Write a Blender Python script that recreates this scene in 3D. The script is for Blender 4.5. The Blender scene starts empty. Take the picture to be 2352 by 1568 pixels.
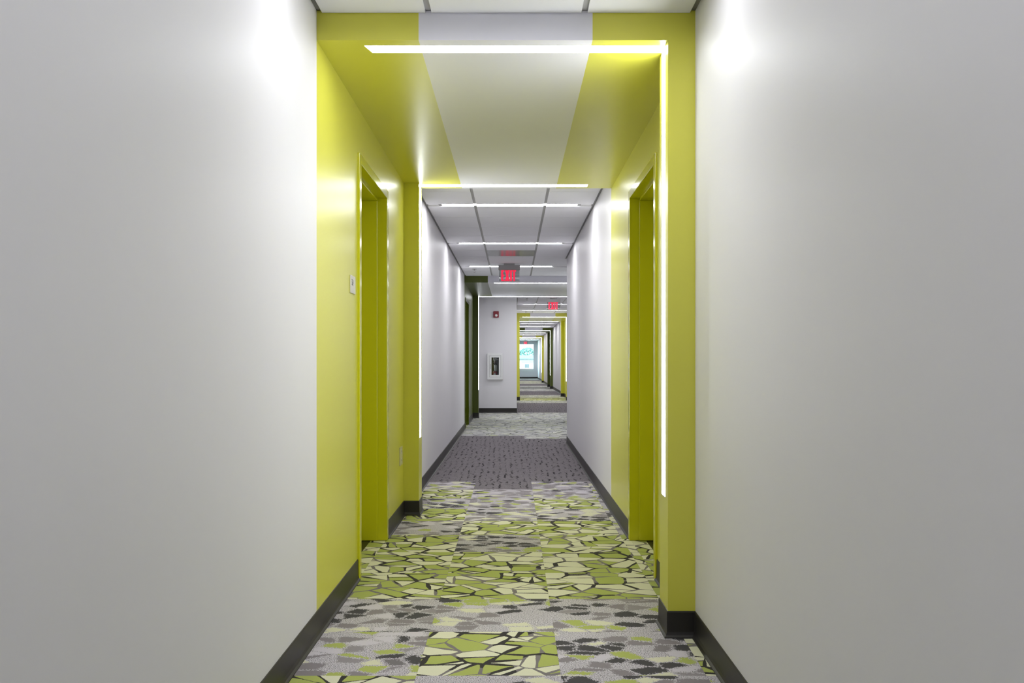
import bpy, bmesh, math, random
from mathutils import Vector, Matrix
random.seed(7)
S = bpy.context.scene
C = S.collection
R = math.radians

# ------------------------------------------------------------------ camera, sky, exposure
IMG_W, IMG_H = 2352.0, 1568.0
F_PX = 2013.0
VPX, VPY = 1178.0, 831.0
CAM_H = 1.0767
cam_d = bpy.data.cameras.new('camera')
cam = bpy.data.objects.new('camera', cam_d)
C.objects.link(cam)
cam.location = (0, 0, CAM_H)
cam.rotation_euler = (R(90), 0, 0)
cam_d.sensor_width = 36.0
cam_d.lens = F_PX / IMG_W * 36.0
cam_d.shift_x = -(VPX - IMG_W / 2) / IMG_W
cam_d.shift_y = (VPY - IMG_H / 2) / IMG_W
cam_d.clip_start = 0.02
cam_d.clip_end = 1000
S.camera = cam

world = bpy.data.worlds.new('world')
S.world = world
world.use_nodes = True
bg = world.node_tree.nodes['Background']
bg.inputs['Color'].default_value = (0.86, 0.95, 1.0, 1)
bg.inputs['Strength'].default_value = 8.0

S.view_settings.view_transform = 'Standard'
S.view_settings.look = 'None'
S.view_settings.gamma = 1.0
S.view_settings.use_curve_mapping = False
S.view_settings.exposure = 0.09
S.cycles.max_bounces = 6
S.cycles.diffuse_bounces = 4
S.cycles.glossy_bounces = 3
S.cycles.transmission_bounces = 4
S.cycles.transparent_max_bounces = 8
S.cycles.caustics_reflective = False
S.cycles.caustics_refractive = False

LED_PORTAL = 25.0    # luminous strength of the portal strips
LED_CEIL = 54.0      # and of the strips in the tiled ceiling

# ------------------------------------------------------------------ measures (metres; x right, y along the corridor, z up)
XL, XR = -0.768, 0.714          # first corridor
XL2, XR2 = 0.083, 1.604         # corridor beyond the jog
ZC = CAM_H + 1.3646             # suspended ceiling
ZS = CAM_H + 1.259              # underside of the portals
STUB = 0.107
Y_BACK = -3.0
P = [(3.43, 6.36), (13.9, 17.0), (24.5, 27.43), (35.1, 38.03), (45.4, 48.3)]
Y_JOG_R = 11.59
Y_JOG_L = 18.55
Y_END = 57.0
TH = 0.16

# ------------------------------------------------------------------ materials
MATS = {}
def new_mat(name):
    m = bpy.data.materials.new(name)
    m.use_nodes = True
    MATS[name] = m
    return m, m.node_tree.nodes, m.node_tree.links, m.node_tree.nodes['Principled BSDF']
def setp(b, **kw):
    for k, v in kw.items():
        k = k.replace('_', ' ')
        if k in b.inputs:
            b.inputs[k].default_value = v
def simple(name, col, rough=0.5, spec=0.5, metal=0.0, bump=None, var=0.0):
    m, n, l, b = new_mat(name)
    setp(b, Base_Color=(*col, 1), Roughness=rough, Metallic=metal)
    b.inputs['Specular IOR Level'].default_value = spec
    tc = n.new('ShaderNodeTexCoord')
    if var:
        nz = n.new('ShaderNodeTexNoise'); nz.inputs['Scale'].default_value = 3.0; nz.inputs['Detail'].default_value = 4
        l.new(tc.outputs['Object'], nz.inputs['Vector'])
        mx = n.new('ShaderNodeMix'); mx.data_type = 'RGBA'
        mx.inputs['A'].default_value = (*[c * (1 - var) for c in col], 1)
        mx.inputs['B'].default_value = (*[min(1, c * (1 + var)) for c in col], 1)
        l.new(nz.outputs['Fac'], mx.inputs['Factor']); l.new(mx.outputs['Result'], b.inputs['Base Color'])
    if bump:
        sc, st, ds = bump
        nz2 = n.new('ShaderNodeTexNoise'); nz2.inputs['Scale'].default_value = sc; nz2.inputs['Detail'].default_value = 3
        l.new(tc.outputs['Object'], nz2.inputs['Vector'])
        bp = n.new('ShaderNodeBump'); bp.inputs['Strength'].default_value = st; bp.inputs['Distance'].default_value = ds
        l.new(nz2.outputs['Fac'], bp.inputs['Height']); l.new(bp.outputs['Normal'], b.inputs['Normal'])
    return m
def emitter(name, col, strength):
    m, n, l, b = new_mat(name)
    setp(b, Base_Color=(0.8, 0.8, 0.8, 1), Roughness=0.4)
    b.inputs['Emission Color'].default_value = (*col, 1)
    b.inputs['Emission Strength'].default_value = strength
    return m

WHITE = simple('white_wall_paint', (0.70, 0.688, 0.714), 0.47, 0.32, var=0.012)
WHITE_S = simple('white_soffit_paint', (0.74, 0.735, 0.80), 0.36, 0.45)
LIME = simple('lime_wall_paint', (0.62, 0.605, 0.075), 0.30, 0.5)
DARKG = simple('dark_green_wall_paint', (0.072, 0.095, 0.003), 0.36, 0.5)
LIME_GLOSS = simple('lime_door_enamel', (0.56, 0.55, 0.012), 0.16, 0.5)
DARKG_GLOSS = simple('dark_green_door_enamel', (0.072, 0.095, 0.003), 0.16, 0.5)
TILE = simple('ceiling_tile_board', (0.73, 0.73, 0.755), 0.75, 0.25, var=0.015)
GRID = simple('grid_metal_paint', (0.40, 0.395, 0.39), 0.45, 0.4)
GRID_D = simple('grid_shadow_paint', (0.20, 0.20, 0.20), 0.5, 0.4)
PANEL = simple('glossy_access_panel', (0.13, 0.13, 0.13), 0.20, 0.35)
BASE = simple('charcoal_rubber_base', (0.018, 0.0155, 0.0135), 0.42, 0.45, var=0.25)
BLACK = simple('black_rubber', (0.012, 0.012, 0.012), 0.4, 0.4)
LAMP = emitter('portal_lamp_lens', (0.925, 0.95, 1.0), LED_PORTAL)
LAMPD = emitter('dimmed_ceiling_lamp_lens', (0.935, 0.955, 1.0), LED_CEIL * 0.58)
LAMPE = emitter('low_ceiling_lamp_lens', (0.935, 0.955, 1.0), LED_CEIL * 0.78)
LAMPC = emitter('ceiling_lamp_lens', (0.985, 0.985, 1.0), LED_CEIL)
DIFF = simple('lamp_diffuser_edge', (0.8, 0.8, 0.8), 0.4)
CAP = simple('lamp_end_cap_plastic', (0.22, 0.22, 0.22), 0.4)
HOUS = simple('lamp_housing_metal', (0.5, 0.5, 0.5), 0.4, 0.5)
SIGNPL = simple('off_white_plastic', (0.62, 0.60, 0.58), 0.35)
CREAMPL = simple('cream_plastic', (0.55, 0.52, 0.33), 0.35)
INK = simple('grey_print', (0.16, 0.16, 0.17), 0.6)
EXHOUS = simple('exit_housing_aluminium', (0.36, 0.355, 0.355), 0.4, 0.5)
EXHOUSW = simple('exit_housing_pale', (0.55, 0.54, 0.55), 0.4, 0.5)
EXRED = emitter('exit_letter_red', (1.0, 0.022, 0.08), 0.70)
EXRED.cycles.emission_sampling = 'NONE'
setp(EXRED.node_tree.nodes['Principled BSDF'], Base_Color=(0.7, 0.02, 0.06, 1))
REDPL = simple('red_alarm_plastic', (0.22, 0.006, 0.02), 0.35)
REDTANK = simple('red_enamel_tank', (0.33, 0.006, 0.012), 0.22)
CLEARDOME = simple('strobe_lens', (0.75, 0.75, 0.72), 0.1)
CABW = simple('white_cabinet_enamel', (0.74, 0.74, 0.74), 0.3)
CABIN = simple('cabinet_lining', (0.10, 0.10, 0.105), 0.5)
CHROME = simple('brushed_chrome', (0.45, 0.45, 0.45), 0.28, metal=1.0)
LABELW = simple('extinguisher_label_print', (0.60, 0.60, 0.57), 0.4)
SLAB = simple('concrete_slab', (0.12, 0.12, 0.12), 0.9)

def glass_mat(name, tint, refl):
    m, n, l, b = new_mat(name)
    n.remove(b)
    out = n['Material Output']
    t = n.new('ShaderNodeBsdfTransparent'); t.inputs['Color'].default_value = (*tint, 1)
    g = n.new('ShaderNodeBsdfGlossy'); g.inputs['Roughness'].default_value = 0.03
    fr = n.new('ShaderNodeFresnel'); fr.inputs['IOR'].default_value = 1.5
    mul = n.new('ShaderNodeMath'); mul.operation = 'MULTIPLY'; mul.inputs[1].default_value = refl
    mx = n.new('ShaderNodeMixShader')
    l.new(fr.outputs[0], mul.inputs[0]); l.new(mul.outputs[0], mx.inputs[0])
    l.new(t.outputs[0], mx.inputs[1]); l.new(g.outputs[0], mx.inputs[2]); l.new(mx.outputs[0], out.inputs['Surface'])
    return m
PANE = glass_mat('window_glass', (0.80, 0.95, 0.97), 1.0)
ACRYL = glass_mat('clear_acrylic', (0.74, 0.76, 0.76), 1.2)
CABGL = glass_mat('cabinet_glass', (0.90, 0.92, 0.92), 1.0)

# ---- carpet
def carpet(name, kind):
    m, n, l, b = new_mat(name)
    setp(b, Roughness=0.95)
    b.inputs['Specular IOR Level'].default_value = 0.12
    tc = n.new('ShaderNodeTexCoord'); oi = n.new('ShaderNodeObjectInfo')
    def math_(op, a, c=None, clamp=False):
        q = n.new('ShaderNodeMath'); q.operation = op; q.use_clamp = clamp
        for i, v in enumerate((a, c)):
            if v is None: continue
            if isinstance(v, (int, float)): q.inputs[i].default_value = v
            else: l.new(v, q.inputs[i])
        return q.outputs[0]
    cx = n.new('ShaderNodeCombineXYZ')
    r100 = math_('MULTIPLY', oi.outputs['Random'], 137.0)
    r57 = math_('MULTIPLY', oi.outputs['Random'], 57.3)
    l.new(r100, cx.inputs[0]); l.new(r57, cx.inputs[1])
    add = n.new('ShaderNodeVectorMath'); add.operation = 'ADD'
    l.new(tc.outputs['Object'], add.inputs[0]); l.new(cx.outputs[0], add.inputs[1])
    P0 = add.outputs[0]
    def noise(scale, detail=2, rough=0.5, vec=None):
        q = n.new('ShaderNodeTexNoise'); q.noise_dimensions = '2D'
        q.inputs['Scale'].default_value = scale; q.inputs['Detail'].default_value = detail; q.inputs['Roughness'].default_value = rough
        l.new(vec or P0, q.inputs['Vector']); return q
    def voro(scale, feat, vec=None, rnd=1.0):
        q = n.new('ShaderNodeTexVoronoi'); q.voronoi_dimensions = '2D'; q.feature = feat
        q.inputs['Scale'].default_value = scale; q.inputs['Randomness'].default_value = rnd
        l.new(vec or P0, q.inputs['Vector']); return q
    def ramp(fac, stops, interp='CONSTANT'):
        q = n.new('ShaderNodeValToRGB'); q.color_ramp.interpolation = interp
        e = q.color_ramp.elements
        while len(e) < len(stops): e.new(0.5)
        for i, (p, c) in enumerate(stops):
            e[i].position = p; e[i].color = (*c, 1)
        l.new(fac, q.inputs[0]); return q.outputs['Color']
    def mix(f, a, c):
        q = n.new('ShaderNodeMix'); q.data_type = 'RGBA'
        if isinstance(f, (int, float)): q.inputs['Factor'].default_value = f
        else: l.new(f, q.inputs['Factor'])
        for key, v in (('A', a), ('B', c)):
            if isinstance(v, tuple): q.inputs[key].default_value = (*v, 1)
            else: l.new(v, q.inputs[key])
        return q.outputs['Result']
    def distort(amt, scale):
        nz = noise(scale, 2)
        s = n.new('ShaderNodeVectorMath'); s.operation = 'SUBTRACT'; l.new(nz.outputs['Color'], s.inputs[0]); s.inputs[1].default_value = (0.5, 0.5, 0.5)
        k = n.new('ShaderNodeVectorMath'); k.operation = 'SCALE'; l.new(s.outputs[0], k.inputs[0]); k.inputs['Scale'].default_value = amt
        a = n.new('ShaderNodeVectorMath'); a.operation = 'ADD'; l.new(P0, a.inputs[0]); l.new(k.outputs[0], a.inputs[1])
        return a.outputs[0]
    def sepr(c):
        q = n.new('ShaderNodeSeparateColor'); l.new(c, q.inputs[0]); return q.outputs
    fuzz = distort(0.005, 260)
    fine = noise(420, 1).outputs['Fac']
    def vsub(a, c):
        q = n.new('ShaderNodeVectorMath'); q.operation = 'SUBTRACT'; l.new(a, q.inputs[0]); l.new(c, q.inputs[1]); return q.outputs[0]
    def shards(scale, vec, share=0.75):
        """angular pieces: cells, most of them cut once more by a straight line; returns (edge distance, random a, random b)"""
        v = voro(scale, 'F1', vec); e = voro(scale, 'DISTANCE_TO_EDGE', vec)
        rc = sepr(v.outputs['Color'])
        sc_ = n.new('ShaderNodeVectorMath'); sc_.operation = 'SCALE'; l.new(vsub(vec, v.outputs['Position']), sc_.inputs[0]); sc_.inputs['Scale'].default_value = scale
        ang = math_('MULTIPLY', rc[2], 6.2832)
        dx = n.new('ShaderNodeCombineXYZ'); l.new(math_('COSINE', ang), dx.inputs[0]); l.new(math_('SINE', ang), dx.inputs[1])
        dt = n.new('ShaderNodeVectorMath'); dt.operation = 'DOT_PRODUCT'; l.new(sc_.outputs[0], dt.inputs[0]); l.new(dx.outputs[0], dt.inputs[1])
        lin = math_('ADD', dt.outputs['Value'], math_('MULTIPLY_ADD', rc[0], 0.3))
        lin.node.inputs[1].links[0].from_node.inputs[2].default_value = -0.15
        cut = math_('LESS_THAN', rc[1], share)
        side = math_('MULTIPLY', math_('GREATER_THAN', lin, 0.0), cut)
        far_ = math_('MULTIPLY', math_('SUBTRACT', 1.0, cut), 5.0)
        d2 = math_('ADD', math_('ABSOLUTE', lin), far_)
        ed = math_('MINIMUM', e.outputs['Distance'], d2)
        ra = math_('FRACT', math_('ADD', rc[0], math_('MULTIPLY', side, 0.47)))
        rb = math_('FRACT', math_('ADD', rc[1], math_('MULTIPLY', side, 0.61)))
        return ed, ra, rb
    def stretch(vec, sx, sy):
        q = n.new('ShaderNodeMapping'); q.inputs['Scale'].default_value = (sx, sy, 1); l.new(vec, q.inputs['Vector']); return q.outputs[0]
    def maff(v, k, c):
        q = math_('MULTIPLY_ADD', v, k); q.node.inputs[2].default_value = c; return q
    if kind == 'crackle':
        ed, ra, rb = shards(8.2, stretch(fuzz, 0.86, 1.12), 0.6)
        cell = ramp(ra, [(0, (0.42, 0.47, 0.12)), (0.47, (0.74, 0.73, 0.53))])
        big = noise(4.0, 1).outputs['Fac']
        wid = maff(noise(8, 1).outputs['Fac'], 0.17, -0.030)
        edge = math_('LESS_THAN', ed, wid)
        lc = ramp(big, [(0, (0.21, 0.19, 0.185)), (0.5, (0.040, 0.036, 0.033))])
        col = mix(edge, cell, lc)
    elif kind == 'pebble':
        vec = stretch(distort(0.014, 60), 0.78, 1.2)
        v = voro(13.5, 'F1', vec); e = voro(13.5, 'DISTANCE_TO_EDGE', vec)
        rc = sepr(v.outputs['Color'])
        grain = noise(240, 2, 0.8).outputs['Fac']
        zone = noise(2.6, 1, vec=v.outputs['Position']).outputs['Fac']
        speck = ramp(grain, [(0.38, (0.11, 0.10, 0.105)), (0.53, (0.68, 0.64, 0.685))], 'LINEAR')
        tone = ramp(zone, [(0.0, (0.068, 0.065, 0.067)), (0.48, (0.068, 0.065, 0.067)), (0.50, (0.26, 0.235, 0.245))], 'LINEAR')
        accent = ramp(rc[1], [(0, (0.42, 0.47, 0.12)), (0.30, (0.70, 0.69, 0.50)), (0.66, (0.62, 0.58, 0.63)), (0.88, (0.30, 0.275, 0.285))])
        is_dark = math_('LESS_THAN', rc[0], 0.38)
        is_acc = math_('GREATER_THAN', rc[0], 0.64)
        jit = maff(noise(130, 2, 0.7).outputs['Fac'], 0.62, -0.31)
        lim = maff(rc[2], 0.10, 0.02)
        core = math_('GREATER_THAN', math_('ADD', e.outputs['Distance'], jit), lim)
        c1 = mix(math_('MULTIPLY', core, is_dark), speck, tone)
        col = mix(math_('MULTIPLY', core, is_acc), c1, accent)
    elif kind == 'mauve':
        base = ramp(noise(90, 3, 0.6).outputs['Fac'], [(0.3, (0.155, 0.140, 0.150)), (0.7, (0.275, 0.25, 0.265))], 'LINEAR')
        sx = n.new('ShaderNodeSeparateXYZ'); l.new(fuzz, sx.inputs[0])
        bend = maff(noise(26, 1, vec=stretch(P0, 0.25, 1.0)).outputs['Fac'], 0.05, -0.025)
        fr_ = math_('FRACT', math_('MULTIPLY', math_('ADD', sx.outputs[0], bend), 17.0))
        d_ = math_('ABSOLUTE', math_('SUBTRACT', fr_, 0.5))
        mask = noise(13, 2, vec=stretch(P0, 1.0, 0.45)).outputs['Fac']
        crack = math_('LESS_THAN', d_, maff(mask, 0.62, -0.275))
        mp2 = n.new('ShaderNodeMapping'); mp2.inputs['Scale'].default_value = (0.18, 1.0, 1)
        l.new(P0, mp2.inputs['Vector'])
        fl = math_('GREATER_THAN', noise(75, 1, vec=mp2.outputs[0]).outputs['Fac'], 0.64)
        c1 = mix(math_('MULTIPLY', fl, 0.5), base, (0.05, 0.045, 0.048))
        col = mix(crack, c1, (0.018, 0.015, 0.017))
    else:   # pale
        ed, ra, rb = shards(9.0, stretch(fuzz, 0.6, 1.2), 0.7)
        speck = ramp(noise(230, 2, 0.7).outputs['Fac'], [(0.34, (0.22, 0.22, 0.21)), (0.56, (0.66, 0.65, 0.64))], 'LINEAR')
        cell = ramp(ra, [(0, (0.50, 0.52, 0.34)), (0.18, (0.72, 0.72, 0.62)), (0.5, (0.58, 0.58, 0.53)), (0.78, (0.17, 0.17, 0.165))])
        c0 = mix(math_('GREATER_THAN', rb, 0.6), cell, speck)
        edge = math_('LESS_THAN', ed, maff(noise(9, 1).outputs['Fac'], 0.20, -0.07))
        col = mix(edge, c0, (0.05, 0.048, 0.045))
    shade = mix(math_('MULTIPLY', fine, 0.22), col, (0.10, 0.095, 0.095))
    l.new(shade, b.inputs['Base Color'])
    bp = n.new('ShaderNodeBump'); bp.inputs['Strength'].default_value = 0.35; bp.inputs['Distance'].default_value = 0.004
    l.new(fine, bp.inputs['Height']); l.new(bp.outputs['Normal'], b.inputs['Normal'])
    return m
CARP = {'A': carpet('carpet_lime_crackle', 'crackle'), 'B': carpet('carpet_grey_pebble', 'pebble'),
        'C': carpet('carpet_mauve_cracks', 'mauve'), 'D': carpet('carpet_pale_mosaic', 'pale')}

# ------------------------------------------------------------------ mesh helpers
class MB:
    def __init__(s): s.v = []; s.f = []; s.m = []; s.mats = []; s.smooth = []
    def mi(s, mat):
        if mat not in s.mats: s.mats.append(mat)
        return s.mats.index(mat)
    def face(s, pts, mat, smooth=False):
        i = len(s.v); s.v += [tuple(p) for p in pts]; s.f.append(tuple(range(i, i + len(pts)))); s.m.append(s.mi(mat)); s.smooth.append(smooth)
    def box(s, x0, x1, y0, y1, z0, z1, mat):
        i = len(s.v); k = s.mi(mat)
        s.v += [(x0, y0, z0), (x1, y0, z0), (x1, y1, z0), (x0, y1, z0), (x0, y0, z1), (x1, y0, z1), (x1, y1, z1), (x0, y1, z1)]
        for q in ((0, 3, 2, 1), (4, 5, 6, 7), (0, 1, 5, 4), (1, 2, 6, 5), (2, 3, 7, 6), (3, 0, 4, 7)):
            s.f.append(tuple(i + a for a in q)); s.m.append(k); s.smooth.append(False)
        return s
    def prism(s, pts, axis, a0, a1, mat):
        """pts: 2D outline (counter-clockwise); axis: 0,1,2 the extrusion axis"""
        i = len(s.v); k = s.mi(mat); n = len(pts)
        for a in (a0, a1):
            for (u, w) in pts:
                p = [0, 0, 0]; p[axis] = a; o = [q for q in (0, 1, 2) if q != axis]; p[o[0]] = u; p[o[1]] = w
                s.v.append(tuple(p))
        s.f.append(tuple(range(i, i + n))); s.f.append(tuple(range(i + 2 * n - 1, i + n - 1, -1)))
        s.m += [k, k]; s.smooth += [False, False]
        for j in range(n):
            s.f.append((i + j, i + n + j, i + n + (j + 1) % n, i + (j + 1) % n)); s.m.append(k); s.smooth.append(False)
        return s
    def lathe(s, prof, mat, c=(0, 0, 0), n=20, axis=2, smooth=True):
        """prof: list of (radius, height)"""
        i = len(s.v); k = s.mi(mat)
        for (r, h) in prof:
            for j in range(n):
                a = 2 * math.pi * j / n
                u, w = r * math.cos(a), r * math.sin(a)
                p = (u, w, h) if axis == 2 else ((u, h, w) if axis == 1 else (h, u, w))
                s.v.append((c[0] + p[0], c[1] + p[1], c[2] + p[2]))
        for q in range(len(prof) - 1):
            for j in range(n):
                s.f.append((i + q * n + j, i + q * n + (j + 1) % n, i + (q + 1) * n + (j + 1) % n, i + (q + 1) * n + j)); s.m.append(k); s.smooth.append(smooth)
        s.f.append(tuple(i + j for j in reversed(range(n)))); s.m.append(k); s.smooth.append(False)
        s.f.append(tuple(i + (len(prof) - 1) * n + j for j in range(n))); s.m.append(k); s.smooth.append(False)
        return s
    def tube(s, pts, r, mat, n=8):
        i = len(s.v); k = s.mi(mat); N = len(pts)
        for q, p in enumerate(pts):
            p = Vector(p); d = (Vector(pts[min(q + 1, N - 1)]) - Vector(pts[max(q - 1, 0)])).normalized()
            a = d.orthogonal().normalized() if abs(d.x) > .9 else d.cross(Vector((1, 0, 0))).normalized()
            bb = d.cross(a)
            for j in range(n):
                t = 2 * math.pi * j / n
                s.v.append(tuple(p + r * (a * math.cos(t) + bb * math.sin(t))))
        for q in range(N - 1):
            for j in range(n):
                s.f.append((i + q * n + j, i + q * n + (j + 1) % n, i + (q + 1) * n + (j + 1) % n, i + (q + 1) * n + j)); s.m.append(k); s.smooth.append(True)
        for q in (0, N - 1):
            s.f.append(tuple(i + q * n + j for j in range(n))); s.m.append(k); s.smooth.append(False)
        return s
    def mesh(s, name, origin=(0, 0, 0)):
        me = bpy.data.meshes.new(name)
        o = origin
        me.from_pydata([(p[0] - o[0], p[1] - o[1], p[2] - o[2]) for p in s.v], [], s.f)
        for m in s.mats: me.materials.append(m)
        me.polygons.foreach_set('material_index', s.m)
        me.polygons.foreach_set('use_smooth', s.smooth)
        bm = bmesh.new(); bm.from_mesh(me)
        bmesh.ops.recalc_face_normals(bm, faces=bm.faces)
        bm.to_mesh(me); bm.free()
        me.update()
        return me
    def build(s, name, parent=None, origin=(0, 0, 0), bevel=0.0, seg=2):
        me = s.mesh(name, origin)
        o = bpy.data.objects.new(name, me); C.objects.link(o)
        if parent is not None:
            o.parent = parent
            pl = world_loc(parent)
            o.location = (origin[0] - pl[0], origin[1] - pl[1], origin[2] - pl[2])
        else:
            o.location = origin
        if bevel:
            md = o.modifiers.new('edge', 'BEVEL'); md.width = bevel; md.segments = seg; md.limit_method = 'ANGLE'
        return o
def world_loc(o):
    v = Vector(o.location)
    while o.parent is not None:
        o = o.parent; v = v + Vector(o.location)
    return v
def empty(name, loc):
    o = bpy.data.objects.new(name, None); C.objects.link(o); o.location = loc; o.empty_display_size = 0.05
    return o
def tag(o, label, cat, group=None):
    o['label'] = label; o['category'] = cat
    if group: o['group'] = group
    return o
def struct(o):
    o['kind'] = 'structure'; return o

# ------------------------------------------------------------------ floor slab, carpet tiles
floor = struct(MB().box(XL - .5, XR2 + .6, Y_BACK - .2, Y_END + .2, -0.25, -0.008, SLAB).build('floor'))
def row_y(k): return 3.01 + 0.4885 * (k - 1)
TABLE = {0: 'ABBB', 1: 'BABA', 2: 'BBBB', 3: 'AAAA', 4: 'AAAA', 5: 'ABAA', 6: 'BAAB', 7: 'ABBB', 8: 'BBAB', 9: 'ABBB', 10: 'BCBB'}
def kind_at(k, col):
    if k in TABLE: return TABLE[k][min(col, 3)]
    if k <= 19: return 'C'
    if k == 20: return 'C' if col < 2 else 'D'
    if k <= 32: return 'D'
    if k <= 41: return 'C'
    if k <= 52: return 'A' if 45 <= k <= 47 else 'D'
    if k <= 60: return 'C'
    if k <= 75: return 'C' if k in (68, 69) else 'D'
    if k <= 82: return 'C'
    if k <= 96: return 'D'
    if k <= 104: return 'C'
    return 'D'
EDGES = [-0.832, -0.332, 0.165, 0.665, 1.165, 1.665]
mesh_cache = {}
far = MB(); n_tiles = 0
ROWS_FINE = 72
for k in range(-11, 112):
    ya, yb = row_y(k), row_y(k + 1)
    yb = min(yb, Y_END)
    if ya >= Y_END: break
    ym = (ya + yb) / 2
    lo = XL if ym < Y_JOG_L else XL2
    hi = XR if ym < Y_JOG_R else XR2
    for c in range(5):
        xa, xb = max(EDGES[c], lo), min(EDGES[c + 1], hi)
        if xb - xa < 0.02: continue
        kd = kind_at(k, c) if k >= 0 else random.choice('ABB')
        vis = 0 <= k < ROWS_FINE and (ym < Y_JOG_R or (xa * F_PX / ym + VPX) < 1306) and n_tiles < 298
        g = 0.00025
        if not vis:
            far.box(xa + g, xb - g, ya + g, yb - g, -0.008, 0.0, CARP[kd]); continue
        w, d = xb - xa - 2 * g, yb - ya - 2 * g
        key = (kd, round(w, 3), round(d, 3))
        if key not in mesh_cache:
            mesh_cache[key] = MB().box(-w / 2, w / 2, -d / 2, d / 2, -0.008, 0.0, CARP[kd]).mesh('carpet_tile')
        o = bpy.data.objects.new('carpet_tile', mesh_cache[key]); C.objects.link(o)
        o.parent = floor
        o.location = ((xa + xb) / 2, (ya + yb) / 2, random.uniform(-0.0003, 0.0))
        n_tiles += 1
fo = far.build('carpet_field', floor)
fo['kind'] = 'stuff'

# ------------------------------------------------------------------ walls
def wall_box(name, x0, x1, y0, y1, mat, hole=None, z1=2.62, axis='y'):
    """a wall running along y (hole = y range, z top) or along x (hole = x0,x1,z0,z1)"""
    m = MB()
    z0 = -0.02
    if hole is None: m.box(x0, x1, y0, y1, z0, z1, mat)
    elif axis == 'y':
        a, b_, zt = hole
        m.box(x0, x1, y0, a, z0, z1, mat); m.box(x0, x1, b_, y1, z0, z1, mat); m.box(x0, x1, a, b_, zt, z1, mat)
    else:
        a, b_, za, zb = hole
        m.box(x0, a, y0, y1, z0, z1, mat); m.box(b_, x1, y0, y1, z0, z1, mat)
        m.box(a, b_, y0, y1, z0, za, mat); m.box(a, b_, y0, y1, zb, z1, mat)
    return struct(m.build(name))
DW = 0.30     # depth of the walls that carry doors
DOOR_Y = {0: (4.33, 5.33), 1: (14.06, 15.10), 2: (25.4, 26.4), 3: (36.0, 37.0), 4: (46.3, 47.3)}
DOOR_Z = 2.112
# left side
wall_box('wall_left', XL - TH, XL, Y_BACK, P[0][0], WHITE)
wall_box('wall_left', XL - DW, XL, *P[0], LIME, (*DOOR_Y[0], DOOR_Z))
wall_box('wall_left', XL - TH, XL, P[0][1], P[1][0], WHITE)
wall_box('wall_left', XL - DW, XL, *P[1], DARKG, (*DOOR_Y[1], DOOR_Z))
wall_box('wall_left', XL - TH, XL, P[1][1], Y_JOG_L, WHITE)
CABX = (-0.520, -0.231); CABZ = (0.724, 1.244)
wall_box('wall_front', XL - TH, XL2, Y_JOG_L, Y_JOG_L + TH, WHITE, (*CABX, *CABZ), axis='x')
# right side
wall_box('wall_right', XR, XR + TH, Y_BACK, P[0][0], WHITE)
wall_box('wall_right', XR, XR + DW, *P[0], LIME, (*DOOR_Y[0], DOOR_Z))
wall_box('wall_right', XR, XR + TH, P[0][1], Y_JOG_R, WHITE)
wall_box('wall_front', XR + TH, XR2 + TH, Y_JOG_R - TH, Y_JOG_R, WHITE)
wall_box('wall_right', XR2, XR2 + TH, Y_JOG_R, P[1][0], WHITE)
wall_box('wall_right', XR2, XR2 + DW, *P[1], DARKG)
ys = P[1][1]
for i, pm in ((2, LIME), (3, DARKG), (4, LIME)):
    wall_box('wall_right', XR2, XR2 + TH, ys, P[i][0], WHITE)
    wall_box('wall_right', XR2, XR2 + DW, *P[i], pm, (*DOOR_Y[i], DOOR_Z))
    wall_box('wall_left', XL2 - TH, XL2, max(ys, Y_JOG_L + TH), P[i][0], WHITE)
    wall_box('wall_left', XL2 - DW, XL2, *P[i], pm)
    ys = P[i][1]
wall_box('wall_right', XR2, XR2 + TH, ys, Y_END, WHITE)
SWIN = (53.4, 56.5, 0.615, 2.245)
wall_box('wall_left', XL2 - TH, XL2, ys, SWIN[0], WHITE); wall_box('wall_left', XL2 - TH, XL2, SWIN[1], Y_END, WHITE)
m = MB().box(XL2 - TH, XL2, SWIN[0], SWIN[1], -0.02, SWIN[2], WHITE).box(XL2 - TH, XL2, SWIN[0], SWIN[1], SWIN[3], 2.62, WHITE)
struct(m.build('wall_left'))
WIN = (0.33, 1.352, 0.615, 2.245)
wall_box('wall_back', XL2 - TH, XR2 + TH, Y_END, Y_END + TH, WHITE, WIN, axis='x')
wall_box('wall_back', XL - TH, XR + TH, Y_BACK - TH, Y_BACK, WHITE)

# ------------------------------------------------------------------ portals: painted drop beam, nibs
def portal(i, xl, xr, mat, white, near_right=True, far_left=True, near_left=False, far_right=False):
    y0, y1 = P[i]
    m = MB()
    xs = [xl, white[0], white[1], xr]
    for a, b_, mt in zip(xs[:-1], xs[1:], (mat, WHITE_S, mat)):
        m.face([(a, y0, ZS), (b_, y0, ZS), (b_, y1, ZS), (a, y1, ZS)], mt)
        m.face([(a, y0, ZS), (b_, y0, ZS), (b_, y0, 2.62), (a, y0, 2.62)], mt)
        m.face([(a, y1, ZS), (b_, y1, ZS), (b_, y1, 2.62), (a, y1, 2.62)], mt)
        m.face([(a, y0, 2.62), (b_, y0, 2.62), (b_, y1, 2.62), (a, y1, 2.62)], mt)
    for x in (xl, xr):
        m.face([(x, y0, ZS), (x, y1, ZS), (x, y1, 2.62), (x, y0, 2.62)], mat)
    struct(m.build('soffit_beam'))
    SD = 0.20
    def nib(x0, x1, ya, yb):
        struct(MB().box(x0, x1, ya, yb, -0.005, ZS, mat).build('pillar'))
    if near_right: nib(xr - STUB, xr, y0, y0 + SD - .01)
    if far_left: nib(xl, xl + STUB, y1 - SD, y1)
    if near_left: nib(xl, xl + STUB, y0, y0 + SD - .01)
    if far_right: nib(xr - STUB, xr, y1 - SD, y1)
portal(0, XL, XR, LIME, (-0.369, 0.312))
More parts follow.
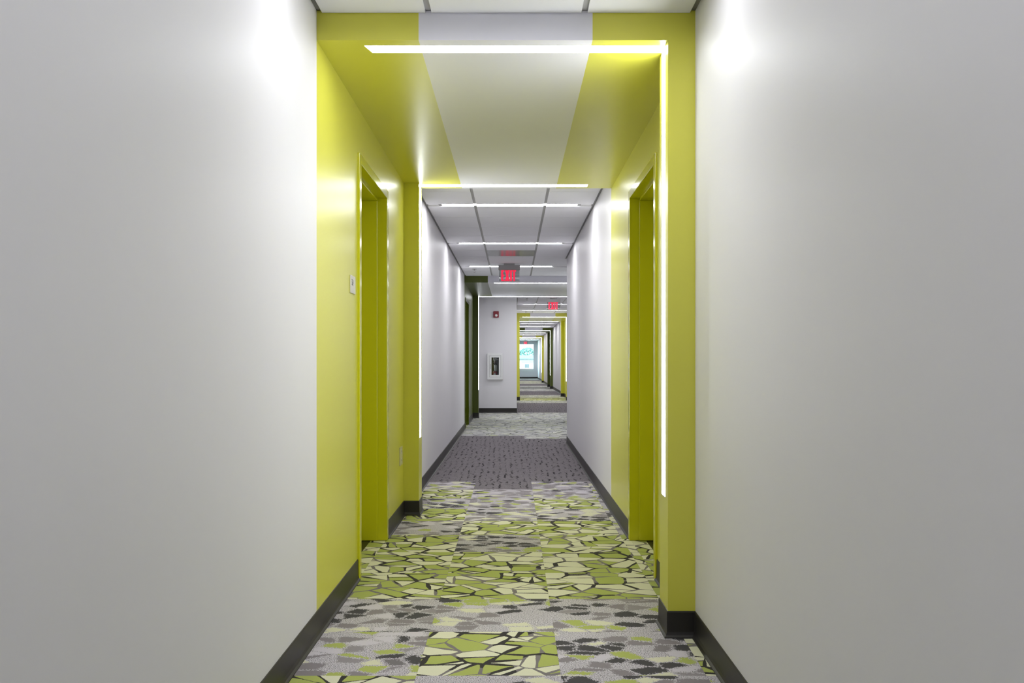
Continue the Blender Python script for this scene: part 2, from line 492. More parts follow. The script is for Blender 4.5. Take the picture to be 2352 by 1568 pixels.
portal(1, XL, XR2, DARKG, (-0.396, 1.20))
portal(2, XL2, XR2, LIME, (0.483, 1.190), near_left=True, far_right=True)
portal(3, XL2, XR2, DARKG, (0.483, 1.190), far_right=True)
portal(4, XL2, XR2, LIME, (0.483, 1.190))

# portal lights: an L of lens along the beam and down the nib
def portal_light(i, xl, xr, near, label, x_free):
    y0, y1 = P[i]
    if near: ya, yb, xs_, sx = y0 + 0.062, y0 + 0.137, xr - STUB, -1
    else: ya, yb, xs_, sx = y1 - 0.137, y1 - 0.062, xl + STUB, 1
    t = empty('linear_light', (xs_, (ya + yb) / 2, ZS))
    tag(t, label, 'light', 'light strips edging the painted portals')
    a, b_ = sorted((x_free, xs_))
    d = 0.0006
    bev = 0.02
    if near: pts = [(a, ya), (b_, ya), (b_, yb), (a + bev, yb)]
    else: pts = [(a, ya), (b_, ya), (b_, yb), (a, yb)]
    h = MB().prism(pts, 2, ZS - d, ZS + 0.0, LAMP)
    h.build('ceiling_lens', t, origin=((a + b_) / 2, (ya + yb) / 2, ZS))
    v = MB().box(min(xs_, xs_ + sx * d), max(xs_, xs_ + sx * d), ya, yb, 0.54, ZS - d, LAMP)
    v.build('wall_lens', t, origin=(xs_, (ya + yb) / 2, 1.4))
    e = 0.004
    MB().box(min(xs_, xs_ + sx * d), max(xs_, xs_ + sx * d), ya, yb, 0.54 - e, 0.54, HOUS).build('end_cap', t, origin=(xs_, (ya + yb) / 2, .54))
    return t
portal_light(0, XL, XR, True, 'bent white light strip at the mouth of the nearest lime portal', -0.591)
portal_light(0, XL, XR, False, 'bent white light strip at the far end of the nearest lime portal', 0.532)
portal_light(1, XL, XR2, True, 'light strip across the front of the dark green portal behind the exit sign', -0.30)
portal_light(1, XL, XR2, False, 'bent light strip beside the white wall with the red fire alarm', 1.42)
portal_light(2, XL2, XR2, True, 'bent light strip at the mouth of the second lime portal', 0.27)
portal_light(2, XL2, XR2, False, 'light strip across the far end of the second lime portal', 1.417)
portal_light(3, XL2, XR2, True, 'bent light strip at the mouth of the distant dark green portal', 0.27)
portal_light(3, XL2, XR2, False, 'light strip across the far end of the distant dark green portal', 1.417)
portal_light(4, XL2, XR2, True, 'bent light strip on the last lime portal before the end window', 0.27)
portal_light(4, XL2, XR2, False, 'light strip across the far side of the last lime portal', 1.417)

# ------------------------------------------------------------------ suspended ceiling
ceiling = struct(MB().box(XL - .5, XR2 + .5, Y_BACK - .2, Y_END + .2, 2.62, 2.72, SLAB).build('ceiling'))
GR = 0.024; RISE = 0.010
tile_cache = {}
def ceil_tile(xa, xb, ya, yb, mat=TILE, name='ceiling_tile'):
    key = (round(xb - xa, 3), round(yb - ya, 3), mat.name)
    w, d = xb - xa, yb - ya
    if key not in tile_cache:
        tile_cache[key] = MB().box(-w / 2, w / 2, -d / 2, d / 2, 0, 0.016, mat).mesh('ceiling_tile')
    o = bpy.data.objects.new(name, tile_cache[key]); C.objects.link(o); o.parent = ceiling
    o.location = ((xa + xb) / 2, (ya + yb) / 2, ZC)
    return o
def bar(x0, x1, y0, y1, z=ZC + RISE, mat=GRID, name='grid_bar'):
    return MB().box(x0, x1, y0, y1, z, z + 0.02, mat).build(name, ceiling, origin=((x0 + x1) / 2, (y0 + y1) / 2, z))
CH = 0.058   # half width of a light channel
light_ys = {}
def ceiling_section(xl, xr, bars, y0, y1, joint0, lights, pitch=0.615, special=None):
    js = []
    j = joint0
    while j > y0 + .05: j -= pitch
    j += pitch
    while j < y1 - .05:
        js.append(j); j += pitch
    ed = [y0] + js + [y1]
    xs = [xl] + list(bars) + [xr]
    for b_ in bars: bar(b_ - GR / 2, b_ + GR / 2, y0, y1)
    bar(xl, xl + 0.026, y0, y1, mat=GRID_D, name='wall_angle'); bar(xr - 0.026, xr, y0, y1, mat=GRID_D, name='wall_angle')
    bar(xl, xr, y0, y0 + .006); bar(xl, xr, y1 - .006, y1)
    for q in range(len(ed) - 1):
        ya, yb = ed[q], ed[q + 1]
        ca = any(abs(ya - t) < .1 for t in lights); cb = any(abs(yb - t) < .1 for t in lights)
        ya2 = ya + (CH if ca else 0.0024); yb2 = yb - (CH if cb else 0.0024)
        for c in range(len(xs) - 1):
            xa = xs[c] + (0.022 if c == 0 else GR / 2); xb = xs[c + 1] - (0.022 if c == len(xs) - 2 else GR / 2)
            if xb - xa < .03: continue
            if special and c == special[0] and abs(ya - special[1]) < .2:
                o = ceil_tile(xa, xb, ya2, yb2 - .02, PANEL, 'access_panel'); o['label'] = 'glossy grey panel in the ceiling grid'
            else: ceil_tile(xa, xb, ya2, yb2)
    for t in js:
        if any(abs(t - q) < .1 for q in lights):
            bar(xl + .02, xr - .02, t - CH, t + CH, ZC + 0.012, TILE, 'channel_cover')
        else:
            bar(xl, xr, t - .012, t + .012, ZC + 0.0162, GRID, 'grid_bar')
    return [t for t in js if any(abs(t - q) < .1 for q in lights)]
def ceiling_light(xc, y, label, lamp=LAMPC):
    t = empty('linear_light', (xc, y, ZC + 0.011))
    tag(t, label, 'light', 'light strips set across the tiled ceiling')
    L = 1.18
    q = MB().box(xc - L / 2, xc + L / 2, y - .038, y + .038, ZC + 0.0076, ZC + 0.0100, DIFF)
    zl = ZC + 0.0075
    q.face([(xc - L / 2, y - .038, zl), (xc - L / 2, y + .038, zl), (xc + L / 2, y + .038, zl), (xc + L / 2, y - .038, zl)], lamp)
    q.build('lens', t, origin=(xc, y, ZC))
    for s in (-1, 1):
        x = xc + s * (L / 2 + .016)
        MB().box(x - .0155, x + .0155, y - .034, y + .034, ZC + 0.005, ZC + 0.0100, CAP).build('end_cap', t, origin=(x, y, ZC), bevel=.001)
XM, XM2 = (XL + XR) / 2, (XL2 + XR2) / 2
B1 = (-0.330, 0.280); B2 = (0.540, 1.150)
names0 = ['light strip in the tiled ceiling of the white stretch behind the viewpoint', 'light strip in the tiled ceiling straight above the viewpoint', 'light strip just before the nearest lime portal, above the white walls']
for t, lb in zip(ceiling_section(XL, XR, B1, Y_BACK, P[0][0], 2.815, (0.355, 2.815, -2.105)), names0):
    ceiling_light(XM, t, lb, LAMPD if t > 2 else LAMPE)
# first white corridor: the lobby part reaches further right
for t, lb in zip(ceiling_section(XL, XR, B1, P[0][1], Y_JOG_R, 7.03, (7.645, 10.105), special=(1, 10.72)),
                 ('first ceiling light strip beyond the nearest lime portal', 'second ceiling light strip beyond the nearest lime portal')):
    ceiling_light(XM, t, lb)
for t in ceiling_section(XL, XR2, (B1[0], B1[1], 0.89), Y_JOG_R, P[1][0], 12.565, (12.565,)):
    ceiling_light(XM, t, 'ceiling light strip crossing behind the near exit sign')
for t in ceiling_section(XL, XR2, (-0.68, -0.07, *B2), P[1][1], Y_JOG_L, 17.675, (17.675,)):
    ceiling_light(0.90, t, 'added unseen ceiling light strip brightening the alarm wall behind the dark portal')  # unseen strip, added to throw more light on the alarm wall
for t, lb in zip(ceiling_section(XL2, XR2, B2, Y_JOG_L, P[2][0], 20.75, (20.75, 23.21)),
                 ('ceiling light strip crossing behind the second exit sign', 'ceiling light strip just in front of the second lime portal')):
    ceiling_light(XM2, t, lb)
for t, lb in zip(ceiling_section(XL2, XR2, B2, P[2][1], P[3][0], 28.74, (28.74, 31.2, 33.66)),
                 ('first ceiling light strip after the second lime portal', 'middle ceiling light strip between second lime and distant green portals', 'ceiling light strip just in front of the distant dark green portal')):
    ceiling_light(XM2, t, lb)
for t, lb in zip(ceiling_section(XL2, XR2, B2, P[3][1], P[4][0], 39.0, (39.0, 41.46, 43.92)),
                 ('first ceiling light strip after the distant dark green portal', 'middle ceiling light strip between distant green and last lime portals', 'ceiling light strip just in front of the last lime portal')):
    ceiling_light(XM2, t, lb)
for t, lb in zip(ceiling_section(XL2, XR2, B2, P[4][1], Y_END, 49.6, (49.6, 52.06, 54.52)),
                 ('first ceiling light strip after the last lime portal', 'middle ceiling light strip of the last white stretch', 'ceiling light strip closest to the end window')):
    ceiling_light(XM2, t, lb)

# ------------------------------------------------------------------ doors
def door(n, xw, side, i, mat):
    """side -1: in the left wall (recess towards -x), +1 in the right wall"""
    ya, yb = DOOR_Y[i]; zt = DOOR_Z
    d = empty('door_%d' % n, (xw, (ya + yb) / 2, 0)); struct(d)
    def X(a, b_): return tuple(sorted((xw + side * a, xw + side * b_)))
    F = 0.05
    m = MB()
    for y in (ya, yb - F): m.box(*X(-0.012, 0.285), y, y + F, 0.002, zt, mat)
    m.box(*X(-0.012, 0.285), ya + F, yb - F, zt - F, zt, mat)
    m.build('frame', d, origin=(xw, (ya + yb) / 2, 1), bevel=.003)
    s = MB()
    st = 0.016
    s.box(*X(0.046, 0.20), ya + F, ya + F + st, 0.004, zt - F - st, mat); s.box(*X(0.046, 0.20), yb - F - st, yb - F, 0.004, zt - F - st, mat)
    s.box(*X(0.046, 0.20), ya + F, yb - F, zt - F - st, zt - F, mat)
    s.build('door_stop', d, origin=(xw + side * .1, (ya + yb) / 2, 1), bevel=.003)
    leaf = MB().box(*X(0.203, 0.248), ya + F + .004, yb - F - .004, 0.012, zt - F - .004, mat).build('door_leaf', d, origin=(xw + side * .22, (ya + yb) / 2, 1), bevel=.002)
    hb = MB()
    hx = xw + side * 0.2025
    hb.lathe([(0.026, -0.004), (0.026, 0.004), (0.012, 0.006), (0.012, 0.045)] if side < 0 else [(0.026, 0.004), (0.026, -0.004), (0.012, -0.006), (0.012, -0.045)], CHROME, (hx, ya + F + .075, 1.02), 16, axis=0)
    hb.tube([(hx - side * .04, ya + F + .075, 1.02), (hx - side * .045, ya + F + .12, 1.02), (hx - side * .045, ya + F + .19, 1.02)], 0.009, CHROME)
    hb.build('lever_handle', leaf, origin=(hx, ya + F + .1, 1.02))
    MB().box(*X(0.088, 0.285), ya + F, yb - F, -0.006, 0.002, BLACK).build('threshold', d, origin=(xw + side * .2, (ya + yb) / 2, 0))
    MB().box(*X(0.0, 0.088), ya + F, yb - F, -0.008, 0.001, CARP['A']).build('carpet_strip', d, origin=(xw + side * .05, (ya + yb) / 2, 0))
    MB().box(*X(0.26, 0.30), ya, yb, 0.0, zt, BLACK).build('back_panel', d, origin=(xw + side * .28, (ya + yb) / 2, 1))
    return d
door(1, XL, -1, 0, LIME_GLOSS)
door(2, XR, 1, 0, LIME_GLOSS)
door(3, XL, -1, 1, DARKG_GLOSS)
door(4, XR2, 1, 2, LIME_GLOSS)
door(5, XR2, 1, 3, DARKG_GLOSS)
door(6, XR2, 1, 4, LIME_GLOSS)

# ------------------------------------------------------------------ cove baseboards
PROF = [(0.0, 0.0), (0.016, 0.0), (0.0155, 0.003), (0.009, 0.010), (0.0055, 0.022), (0.0045, 0.098), (0.003, 0.1015), (0.0, 0.102)]
def baseboard(name, path, inside):
    """path: 2D points on the wall faces; inside +1 when the room is on the left of the direction of travel"""
    m = MB(); k = m.mi(BASE)
    pts = [Vector(p) for p in path]; N = len(pts); offs = []
    for q in range(N):
        ns = []
        for a, b_ in ((q - 1, q), (q, q + 1)):
            if a < 0 or b_ >= N: continue
            d = (pts[b_] - pts[a]).normalized(); ns.append(Vector((-d.y, d.x)) * inside)
        if len(ns) == 1: offs.append(ns[0])
        else:
            s = ns[0] + ns[1]; offs.append(s / (1 + ns[0].dot(ns[1])))
    n = len(PROF)
    for q in range(N):
        for (o, z) in PROF:
            p = pts[q] + offs[q] * o; m.v.append((p.x, p.y, z + 0.0005))
    for q in range(N - 1):
        for j in range(n - 1):
            m.f.append((q * n + j, (q + 1) * n + j, (q + 1) * n + j + 1, q * n + j + 1)); m.m.append(k); m.smooth.append(False)
        m.f.append((q * n + n - 1, (q + 1) * n + n - 1, (q + 1) * n, q * n)); m.m.append(k); m.smooth.append(False)
    m.f.append(tuple(range(n))); m.f.append(tuple((N - 1) * n + j for j in reversed(range(n)))); m.m += [k, k]; m.smooth += [False, False]
    return struct(m.build(name))
SD = 0.20
def nib_path(x, s, ya, yb): return [(x, ya), (x + s * STUB, ya), (x + s * STUB, yb), (x, yb)]
baseboard('baseboard_left', [(XL, Y_BACK), (XL, DOOR_Y[0][0])], -1)
baseboard('baseboard_left', [(XL, DOOR_Y[0][1])] + nib_path(XL, 1, P[0][1] - SD, P[0][1]) + [(XL, DOOR_Y[1][0])], -1)
baseboard('baseboard_left', [(XL, DOOR_Y[1][1])] + nib_path(XL, 1, P[1][1] - SD, P[1][1]) + [(XL, Y_JOG_L), (XL2, Y_JOG_L)] + nib_path(XL2, 1, P[2][0], P[2][0] + SD - .01) + nib_path(XL2, 1, P[2][1] - SD, P[2][1]) + nib_path(XL2, 1, P[3][1] - SD, P[3][1]) + nib_path(XL2, 1, P[4][1] - SD, P[4][1]) + [(XL2, Y_END), (XR2, Y_END)], -1)
baseboard('baseboard_right', [(XR, Y_BACK)] + nib_path(XR, -1, P[0][0], P[0][0] + SD - .01) + [(XR, DOOR_Y[0][0])], 1)
baseboard('baseboard_right', [(XR, DOOR_Y[0][1]), (XR, Y_JOG_R), (XR2, Y_JOG_R)] + nib_path(XR2, -1, P[1][0], P[1][0] + SD - .01) + nib_path(XR2, -1, P[2][0], P[2][0] + SD - .01) + [(XR2, DOOR_Y[2][0])], 1)
baseboard('baseboard_right', [(XR2, DOOR_Y[2][1])] + nib_path(XR2, -1, P[2][1] - SD, P[2][1]) + nib_path(XR2, -1, P[3][0], P[3][0] + SD - .01) + [(XR2, DOOR_Y[3][0])], 1)
baseboard('baseboard_right', [(XR2, DOOR_Y[3][1])] + nib_path(XR2, -1, P[3][1] - SD, P[3][1]) + nib_path(XR2, -1, P[4][0], P[4][0] + SD - .01) + [(XR2, DOOR_Y[4][0])], 1)
baseboard('baseboard_right', [(XR2, DOOR_Y[4][1]), (XR2, Y_END)], 1)

# ------------------------------------------------------------------ end window
wx0, wx1, wz0, wz1 = WIN
win = empty('window_1', ((wx0 + wx1) / 2, Y_END, wz0)); struct(win)
m = MB()
fw = 0.045
m.box(wx0 - .03, wx0 + fw, Y_END - .015, Y_END + .10, wz0 - .03, wz1 + .03, CABW); m.box(wx1 - fw * .3, wx1 + .03, Y_END - .015, Y_END + .10, wz0 - .03, wz1 + .03, CABW)
m.box(wx0, wx1, Y_END - .015, Y_END + .10, wz1 - fw * .3, wz1 + .03, CABW); m.box(wx0, wx1, Y_END - .015, Y_END + .10, wz0 - .03, wz0 + fw * .3, CABW)
m.build('window_frame', win, origin=((wx0 + wx1) / 2, Y_END, 1.4), bevel=.003)
MB().box(wx0 - .06, wx1 + .03, Y_END - .05, Y_END + .01, wz0 - .06, wz0 - .03, CABW).build('window_sill', win, origin=((wx0 + wx1) / 2, Y_END, wz0), bevel=.004)
MB().box(wx0 - .04, wx1 + .02, Y_END - .02, Y_END - .001, wz0 - .16, wz0 - .06, CABW).build('apron', win, origin=((wx0 + wx1) / 2, Y_END, wz0 - .1), bevel=.004)
MB().box(wx0 + fw, wx1 - fw * .3, Y_END + .045, Y_END + .051, wz0 + fw * .3, wz1 - fw * .3, PANE).build('pane', win, origin=((wx0 + wx1) / 2, Y_END + .048, 1.4))

sy0, sy1, sz0, sz1 = SWIN
win2 = empty('window_added', (XL2, (sy0 + sy1) / 2, sz0)); struct(win2)  # unseen side window, added to bring daylight onto the end wall
m = MB()
for (y0_, y1_, z0_, z1_) in ((sy0, sy0 + .04, sz0, sz1), (sy1 - .04, sy1, sz0, sz1), (sy0 + .04, sy1 - .04, sz0, sz0 + .04), (sy0 + .04, sy1 - .04, sz1 - .04, sz1), ((sy0 + sy1) / 2 - .02, (sy0 + sy1) / 2 + .02, sz0 + .04, sz1 - .04)):
    m.box(XL2 - .11, XL2 + .012, y0_, y1_, z0_, z1_, CABW)
m.build('window_frame', win2, origin=(XL2, (sy0 + sy1) / 2, 1.4))
for y0_, y1_ in ((sy0 + .04, (sy0 + sy1) / 2 - .02), ((sy0 + sy1) / 2 + .02, sy1 - .04)):
    MB().box(XL2 - .06, XL2 - .054, y0_, y1_, sz0 + .04, sz1 - .04, PANE).build('pane', win2, origin=(XL2 - .057, (y0_ + y1_) / 2, 1.4))

# ------------------------------------------------------------------ exit signs
def letter_shapes(x0, z0, w, h):
    """outlines of E X I T as lists of quads in (x,z); advance chosen to fill w"""
    s = 0.027 * h / 0.152
    out = []
    we, wx, wi, wt = 0.235 * w, 0.31 * w, s, 0.265 * w
    gap = (w - we - wx - wi - wt) / 3
    x = x0
    E = [[(x, z0), (x + s, z0), (x + s, z0 + h), (x, z0 + h)]]
    for zz in (z0, z0 + h / 2 - s * .33, z0 + h - s * .72): E.append([(x + s, zz), (x + we * (.9 if zz not in (z0,) else 1), zz), (x + we * (.9 if zz not in (z0,) else 1), zz + s * .72), (x + s, zz + s * .72)])
    out.append(E); x += we + gap
    q = s * 1.05
    out.append([[(x, z0), (x + q, z0), (x + wx, z0 + h), (x + wx - q, z0 + h)], [(x + wx - q, z0), (x + wx, z0), (x + q, z0 + h), (x, z0 + h)]]); x += wx + gap
    out.append([[(x, z0), (x + s, z0), (x + s, z0 + h), (x, z0 + h)]]); x += wi + gap
    out.append([[(x + wt / 2 - s / 2, z0), (x + wt / 2 + s / 2, z0), (x + wt / 2 + s / 2, z0 + h - s * .72), (x + wt / 2 - s / 2, z0 + h - s * .72)],
                [(x, z0 + h - s * .72), (x + wt, z0 + h - s * .72), (x + wt, z0 + h), (x, z0 + h)]])
    return out
def exit_sign(xc, y, label, hmat, W=0.300):
    t = empty('exit_sign', (xc, y, ZC)); tag(t, label, 'sign', 'red lettered exit signs under the ceiling')
    zt = ZC - 0.018
    MB().box(xc - .075, xc + .075, y - .035, y + .035, zt, ZC - .0005, EXHOUS).build('canopy', t, origin=(xc, y, ZC), bevel=.004)
    MB().box(xc - W / 2, xc + W / 2, y - .03, y + .03, zt - .068, zt, hmat).build('housing', t, origin=(xc, y, zt - .034), bevel=.004)
    zp = zt - .068
    H = 0.158
    pan = MB().box(xc - W / 2 + .008, xc + W / 2 - .008, y - .004, y + .004, zp - H, zp + .004, ACRYL).build('acrylic_panel', t, origin=(xc, y, zp - H / 2))
    MB().box(xc - W / 2 + .008, xc + W / 2 - .008, y - .0055, y + .0055, zp - H - .003, zp - H, CLEARDOME).build('edge_strip', t, origin=(xc, y, zp - H))
    for q, shape in enumerate(letter_shapes(xc - W / 2 + .038, zp - H + .004, 0.208, H - .006)):
        m = MB()
        for a, quad in enumerate(shape): m.prism(quad, 1, y - .0075 - .0004 * a, y - .0045, EXRED)
        cx = sum(p[0] for p in shape[0]) / 4
        m.build('letter', t, origin=(cx, y - .006, zp - H / 2))
    return t
exit_sign(-0.051, 12.2, 'larger red EXIT sign with dark housing hanging before the dark green portal', EXHOUS)
exit_sign(0.872, 18.75, 'mid-distance red EXIT sign with pale housing near the second lime portal', EXHOUSW)
exit_sign(0.80, 55.3, 'tiny distant red EXIT sign above the end window', EXHOUS)

# ------------------------------------------------------------------ sprinkler heads
def sprinkler(x, y, label):
    t = empty('sprinkler_head', (x, y, ZC)); tag(t, label, 'sprinkler', 'sprinkler heads in the ceiling tiles')
    MB().lathe([(0.036, 0.0), (0.034, -0.004), (0.018, -0.008)], CHROME, (x, y, ZC - .0003), 20).build('escutcheon', t, origin=(x, y, ZC))
    b_ = MB().lathe([(0.010, -0.006), (0.010, -0.022), (0.006, -0.024)], CHROME, (x, y, ZC), 12)
    for s in (-1, 1): b_.tube([(x + s * .008, y, ZC - .02), (x + s * .013, y, ZC - .034), (x + s * .004, y, ZC - .048)], .0025, CHROME, 6)
    b_.build('body', t, origin=(x, y, ZC))
    MB().lathe([(0.004, -0.046), (0.017, -0.049), (0.017, -0.051), (0.003, -0.052)], CHROME, (x, y, ZC), 16).build('deflector', t, origin=(x, y, ZC - .05))
sprinkler(-0.565, 12.87, 'small sprinkler head to the side of the near exit sign')
sprinkler(0.30, 18.70, 'small sprinkler head beside the corner of the alarm wall')
sprinkler(0.35, 23.70, 'small sprinkler head just before the second lime portal')

# ------------------------------------------------------------------ room sign, outlet
t = empty('room_sign', (XL, 4.19, 1.40)); tag(t, 'white door plaque with grey marks on the lime wall', 'sign')
ya, yb, za, zb = 4.125, 4.245, 1.403, 1.487
MB().box(XL, XL + .006, ya, yb, za, zb, SIGNPL).build('plate', t, origin=(XL + .003, 4.185, 1.445), bevel=.0015)
m = MB()
def mark(u0, u1, w0, w1):   # u along y from the near edge, w down from the top, in mm
    m.box(XL + .0058, XL + .0068, ya + u0 / 1000, ya + u1 / 1000, zb - w1 / 1000, zb - w0 / 1000, INK)
mark(22, 34, 18, 22); mark(32, 52, 20, 24); mark(48, 56, 22, 40); mark(26, 34, 28, 33); mark(34, 48, 31, 44); mark(22, 34, 41, 46); mark(40, 54, 45, 49)
m.build('raised_marks', t, origin=(XL + .006, 4.165, 1.455))
t = empty('wall_outlet', (XL, 5.99, 0.42)); tag(t, 'cream wall outlet low on the lime wall by the far nib', 'outlet')
MB().box(XL, XL + .007, 5.925, 6.055, 0.372, 0.498, CREAMPL).build('cover_plate', t, origin=(XL, 5.99, .435), bevel=.002)
for z in (0.405, 0.465):
    m = MB().box(XL + .0065, XL + .0085, 5.972, 6.008, z - .017, z + .017, SIGNPL)
    for y in (5.982, 5.997): m.box(XL + .0084, XL + .0088, y, y + .003, z - .005, z + .007, BLACK)
    m.build('receptacle', t, origin=(XL + .007, 5.99, z))

# ------------------------------------------------------------------ fire alarm
ax0, ax1, az0, az1 = -0.415, -0.297, 2.013, 2.150
YF = Y_JOG_L
t = empty('fire_alarm', ((ax0 + ax1) / 2, YF, az0)); tag(t, 'dark red fire alarm with round white strobe on white wall', 'alarm')
MB().box(ax0, ax1, YF - .038, YF, az0, az1, REDPL).build('alarm_body', t, origin=((ax0 + ax1) / 2, YF, 2.08), bevel=.012, seg=3)
MB().lathe([(0.028, 0.0), (0.028, -0.012), (0.022, -0.022), (0.010, -0.027)], CLEARDOME, ((ax0 + ax1) / 2 + .004, YF - .037, az0 + .045), 20, axis=1).build('strobe_lens', t, origin=((ax0 + ax1) / 2, YF - .04, az0 + .045))

# ------------------------------------------------------------------ fire extinguisher cabinet and extinguisher
cx0, cx1, cz0, cz1 = -0.5375, -0.213, 0.706, 1.262
t = empty('extinguisher_cabinet', ((cx0 + cx1) / 2, YF, cz0)); tag(t, 'white fire extinguisher cabinet with narrow glass door on the wall', 'cabinet')
cxm = (cx0 + cx1) / 2; czm = (cz0 + cz1) / 2
ux0, ux1, uz0, uz1 = CABX[0], CABX[1], CABZ[0], CABZ[1]
m = MB(); yb_ = YF + .13; e = .004
m.box(ux0 + e, ux1 - e, yb_, yb_ + .004, uz0 + e, uz1 - e, CABIN)
m.box(ux0 + .001, ux0 + e, YF - .03, yb_, uz0, uz1, CABIN); m.box(ux1 - e, ux1 - .001, YF - .03, yb_, uz0, uz1, CABIN)
m.box(ux0, ux1, YF - .03, yb_, uz0 + .001, uz0 + e, CABIN); m.box(ux0, ux1, YF - .03, yb_, uz1 - e, uz1 - .001, CABIN)
m.build('tub', t, origin=(cxm, YF, czm))
def ring(x0, x1, z0, z1, ix0, ix1, iz0, iz1, ya, yb, mat):
    q = MB()
    O = [(x0, z0), (x1, z0), (x1, z1), (x0, z1)]; I = [(ix0, iz0), (ix1, iz0), (ix1, iz1), (ix0, iz1)]
    base = []
    for y in (ya, yb): q.v += [(u, y, w) for (u, w) in O] + [(u, y, w) for (u, w) in I]
    k = q.mi(mat)
    for j in range(4):
        n_ = (j + 1) % 4
        for f in ((j, n_, 4 + n_, 4 + j), (8 + j, 12 + j, 12 + n_, 8 + n_), (j, 8 + j, 8 + n_, n_), (4 + j, 4 + n_, 12 + n_, 12 + j)):
            q.f.append(f); q.m.append(k); q.smooth.append(False)
    return q
ring(cx0, cx1, cz0, cz1, cx0 + .040, cx1 - .040, cz0 + .050, cz1 - .050, YF - .060, YF, CABW).build('trim_frame', t, origin=(cxm, YF, czm), bevel=.003)
gx0, gx1, gz0, gz1 = -0.451, -0.296, 0.800, 1.172
dr = ring(cx0 + .043, cx1 - .043, cz0 + .053, cz1 - .053, gx0, gx1, gz0, gz1, YF - .056, YF - .036, CABW).build('cabinet_door', t, origin=(cxm, YF - .045, czm), bevel=.002)
MB().box(gx0, gx1, YF - .048, YF - .044, gz0, gz1, CABGL).build('glass', dr, origin=((gx0 + gx1) / 2, YF - .046, (gz0 + gz1) / 2))
m = MB().box(-0.478, -0.466, YF - .066, YF - .0565, 0.93, 1.035, CHROME); m.build('pull_handle', dr, origin=(-0.472, YF - .06, .98), bevel=.002)
ex, ey, ez = -0.385, YF + .055, CABZ[0] + .004
t = empty('fire_extinguisher', (ex, ey, ez)); tag(t, 'red fire extinguisher with pale label inside the white cabinet', 'extinguisher')
MB().lathe([(0.050, 0.0), (0.054, 0.006), (0.054, 0.275), (0.050, 0.300), (0.036, 0.322), (0.018, 0.332), (0.016, 0.345)], REDTANK, (ex, ey, ez), 28).build('tank', t, origin=(ex, ey, ez))
lab = MB()
kk = 10
for j in range(kk):
    a0 = R(-105 + 85 * j / kk); a1 = R(-105 + 85 * (j + 1) / kk); r_ = .0547
    lab.face([(ex + r_ * math.cos(a0), ey + r_ * math.sin(a0), ez + .165), (ex + r_ * math.cos(a1), ey + r_ * math.sin(a1), ez + .165), (ex + r_ * math.cos(a1), ey + r_ * math.sin(a1), ez + .285), (ex + r_ * math.cos(a0), ey + r_ * math.sin(a0), ez + .285)], LABELW)
lo = lab.build('label_sticker', t, origin=(ex, ey, ez + .22))
lk = MB()
for zz in (.185, .205, .225, .25, .268):
    for j in (3, 5, 7):
        a0 = R(-105 + 85 * j / kk); a1 = R(-105 + 85 * (j + 1.2) / kk); r_ = .0551
        lk.face([(ex + r_ * math.cos(a0), ey + r_ * math.sin(a0), ez + zz), (ex + r_ * math.cos(a1), ey + r_ * math.sin(a1), ez + zz), (ex + r_ * math.cos(a1), ey + r_ * math.sin(a1), ez + zz + .008), (ex + r_ * math.cos(a0), ey + r_ * math.sin(a0), ez + zz + .008)], INK)
lk.build('print', lo, origin=(ex, ey, ez + .22))
st_ = MB().lathe([(0.0543, 0.150), (0.0545, 0.275), (0.0508, 0.3005), (0.0368, 0.3228), (0.0188, 0.3330)], BLACK, (ex, ey, ez), 28); st_.build('black_sleeve', t, origin=(ex, ey, ez + .12))
sq = MB().box(ex - .022, ex + .022, ey - .057, ey - .0535, ez + .072, ez + .104, LABELW); sq.build('tag', t, origin=(ex, ey - .055, ez + .03))
v = MB().lathe([(0.017, 0.340), (0.020, 0.345), (0.020, 0.385), (0.012, 0.392)], CHROME, (ex, ey, ez), 16); v.build('valve', t, origin=(ex, ey, ez + .36))
hd = MB().prism([(ex - .03, ez + .375), (ex + .075, ez + .395), (ex + .075, ez + .408), (ex - .03, ez + .395)], 1, ey - .014, ey + .014, CHROME)
hd.build('carry_handle', t, origin=(ex, ey, ez + .39), bevel=.002)
lv = MB().prism([(ex - .03, ez + .40), (ex + .065, ez + .43), (ex + .065, ez + .442), (ex - .03, ez + .415)], 1, ey - .012, ey + .012, CHROME)
lv.build('squeeze_lever', t, origin=(ex, ey, ez + .42), bevel=.002)
hs = MB().tube([(ex - .015, ey - .01, ez + .37), (ex - .05, ey - .02, ez + .36), (ex - .066, ey - .02, ez + .32), (ex - .066, ey - .02, ez + .20), (ex - .064, ey - .02, ez + .10)], .009, BLACK)
hs.build('hose', t, origin=(ex - .05, ey, ez + .25))

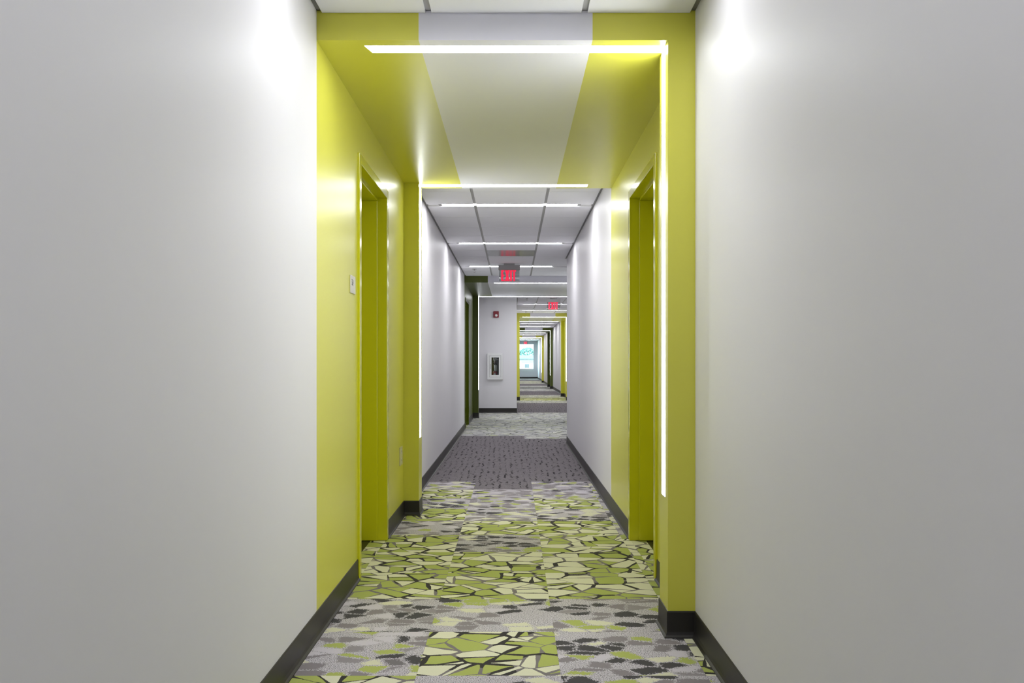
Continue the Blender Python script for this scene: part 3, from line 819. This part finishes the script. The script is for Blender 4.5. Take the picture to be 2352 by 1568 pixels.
# ------------------------------------------------------------------ outside the end window
GRASS = simple('outside_ground', (0.45, 0.48, 0.40), 0.9, var=0.2)
BARK = simple('bark', (0.12, 0.10, 0.08), 0.9)
LEAF = simple('leaf_green', (0.15, 0.29, 0.25), 0.6, var=0.45)
PBRICK = simple('pale_render', (0.46, 0.40, 0.40), 0.8, var=0.06)
ROOFB = simple('blue_grey_roof', (0.06, 0.11, 0.15), 0.5)
DKGL = simple('dark_window_glass', (0.12, 0.12, 0.13), 0.1)
ZG = -3.2
struct(MB().box(-150, 150, Y_END - 30, 400, ZG - .2, ZG, GRASS).build('ground'))
leaf_me = None
def tree(x, y, h, r, label):
    t = empty('tree', (x, y, ZG)); tag(t, label, 'tree', 'trees beyond the end window')
    MB().lathe([(.22, 0), (.16, h * .4), (.06, h * .85)], BARK, (x, y, ZG), 10).build('trunk', t, origin=(x, y, ZG))
    m = MB()
    rnd = random.Random(int(x * 100 + y))
    for _ in range(1500):
        a = rnd.uniform(0, 6.283); q = rnd.random() ** .5; ph = rnd.uniform(-1, 1)
        rr = r * math.sqrt(max(0, 1 - ph * ph)) * (.45 + .55 * q)
        p = Vector((x + rr * math.cos(a), y + rr * math.sin(a), ZG + h - r * 1.15 + ph * r * 1.15))
        u = Vector((rnd.uniform(-1, 1), rnd.uniform(-1, 1), rnd.uniform(-1, 1))).normalized(); w = u.orthogonal().normalized()
        s = rnd.uniform(.10, .22)
        m.face([p - u * s, p + w * s * .5, p + u * s, p - w * s * .5], LEAF)
    m.build('foliage', t, origin=(x, y, ZG + h - r))
tree(1.75, 104, 5.95, 1.5, 'leafy tree seen in the middle of the end window')
tree(4.9, 105, 5.8, 1.5, 'leafy tree standing outside beside the pale outbuilding')
tree(-1.4, 105, 5.8, 1.5, 'leafy tree standing outside past the inner edge of the end window')
b_ = empty('building', (1.5, 97, ZG)); tag(b_, 'long low building with blue grey roof beyond the end window', 'building')
MB().box(-9, 9, 97, 100, ZG, 1.38, PBRICK).build('wall_block', b_, origin=(0, 98, ZG))
MB().prism([(96.6, 1.38), (98.6, 1.78), (98.6, 1.84), (96.6, 1.44)], 0, -9.3, 9.3, ROOFB).build('roof', b_, origin=(0, 98, 1.5))
b_ = empty('building', (2.0, 84, ZG)); tag(b_, 'pale outbuilding with small window low in the end window view', 'building')
MB().box(0.85, 4.5, 84, 88, ZG, 1.10, PBRICK).build('wall_block', b_, origin=(2, 86, ZG))
MB().box(0.70, 4.7, 83.8, 88.2, 1.10, 1.20, simple('pink_coping', (0.30, 0.20, 0.20), .7)).build('coping', b_, origin=(2, 86, 1.15))
w_ = MB(); w_.box(1.15, 1.55, 83.97, 84.02, 0.50, 0.86, DKGL); w_.build('window_pane', b_, origin=(1.35, 84, .7))
MB().box(1.10, 1.60, 83.94, 84.0, 0.44, 0.50, CABW).build('window_ledge', b_, origin=(1.35, 84, .47))
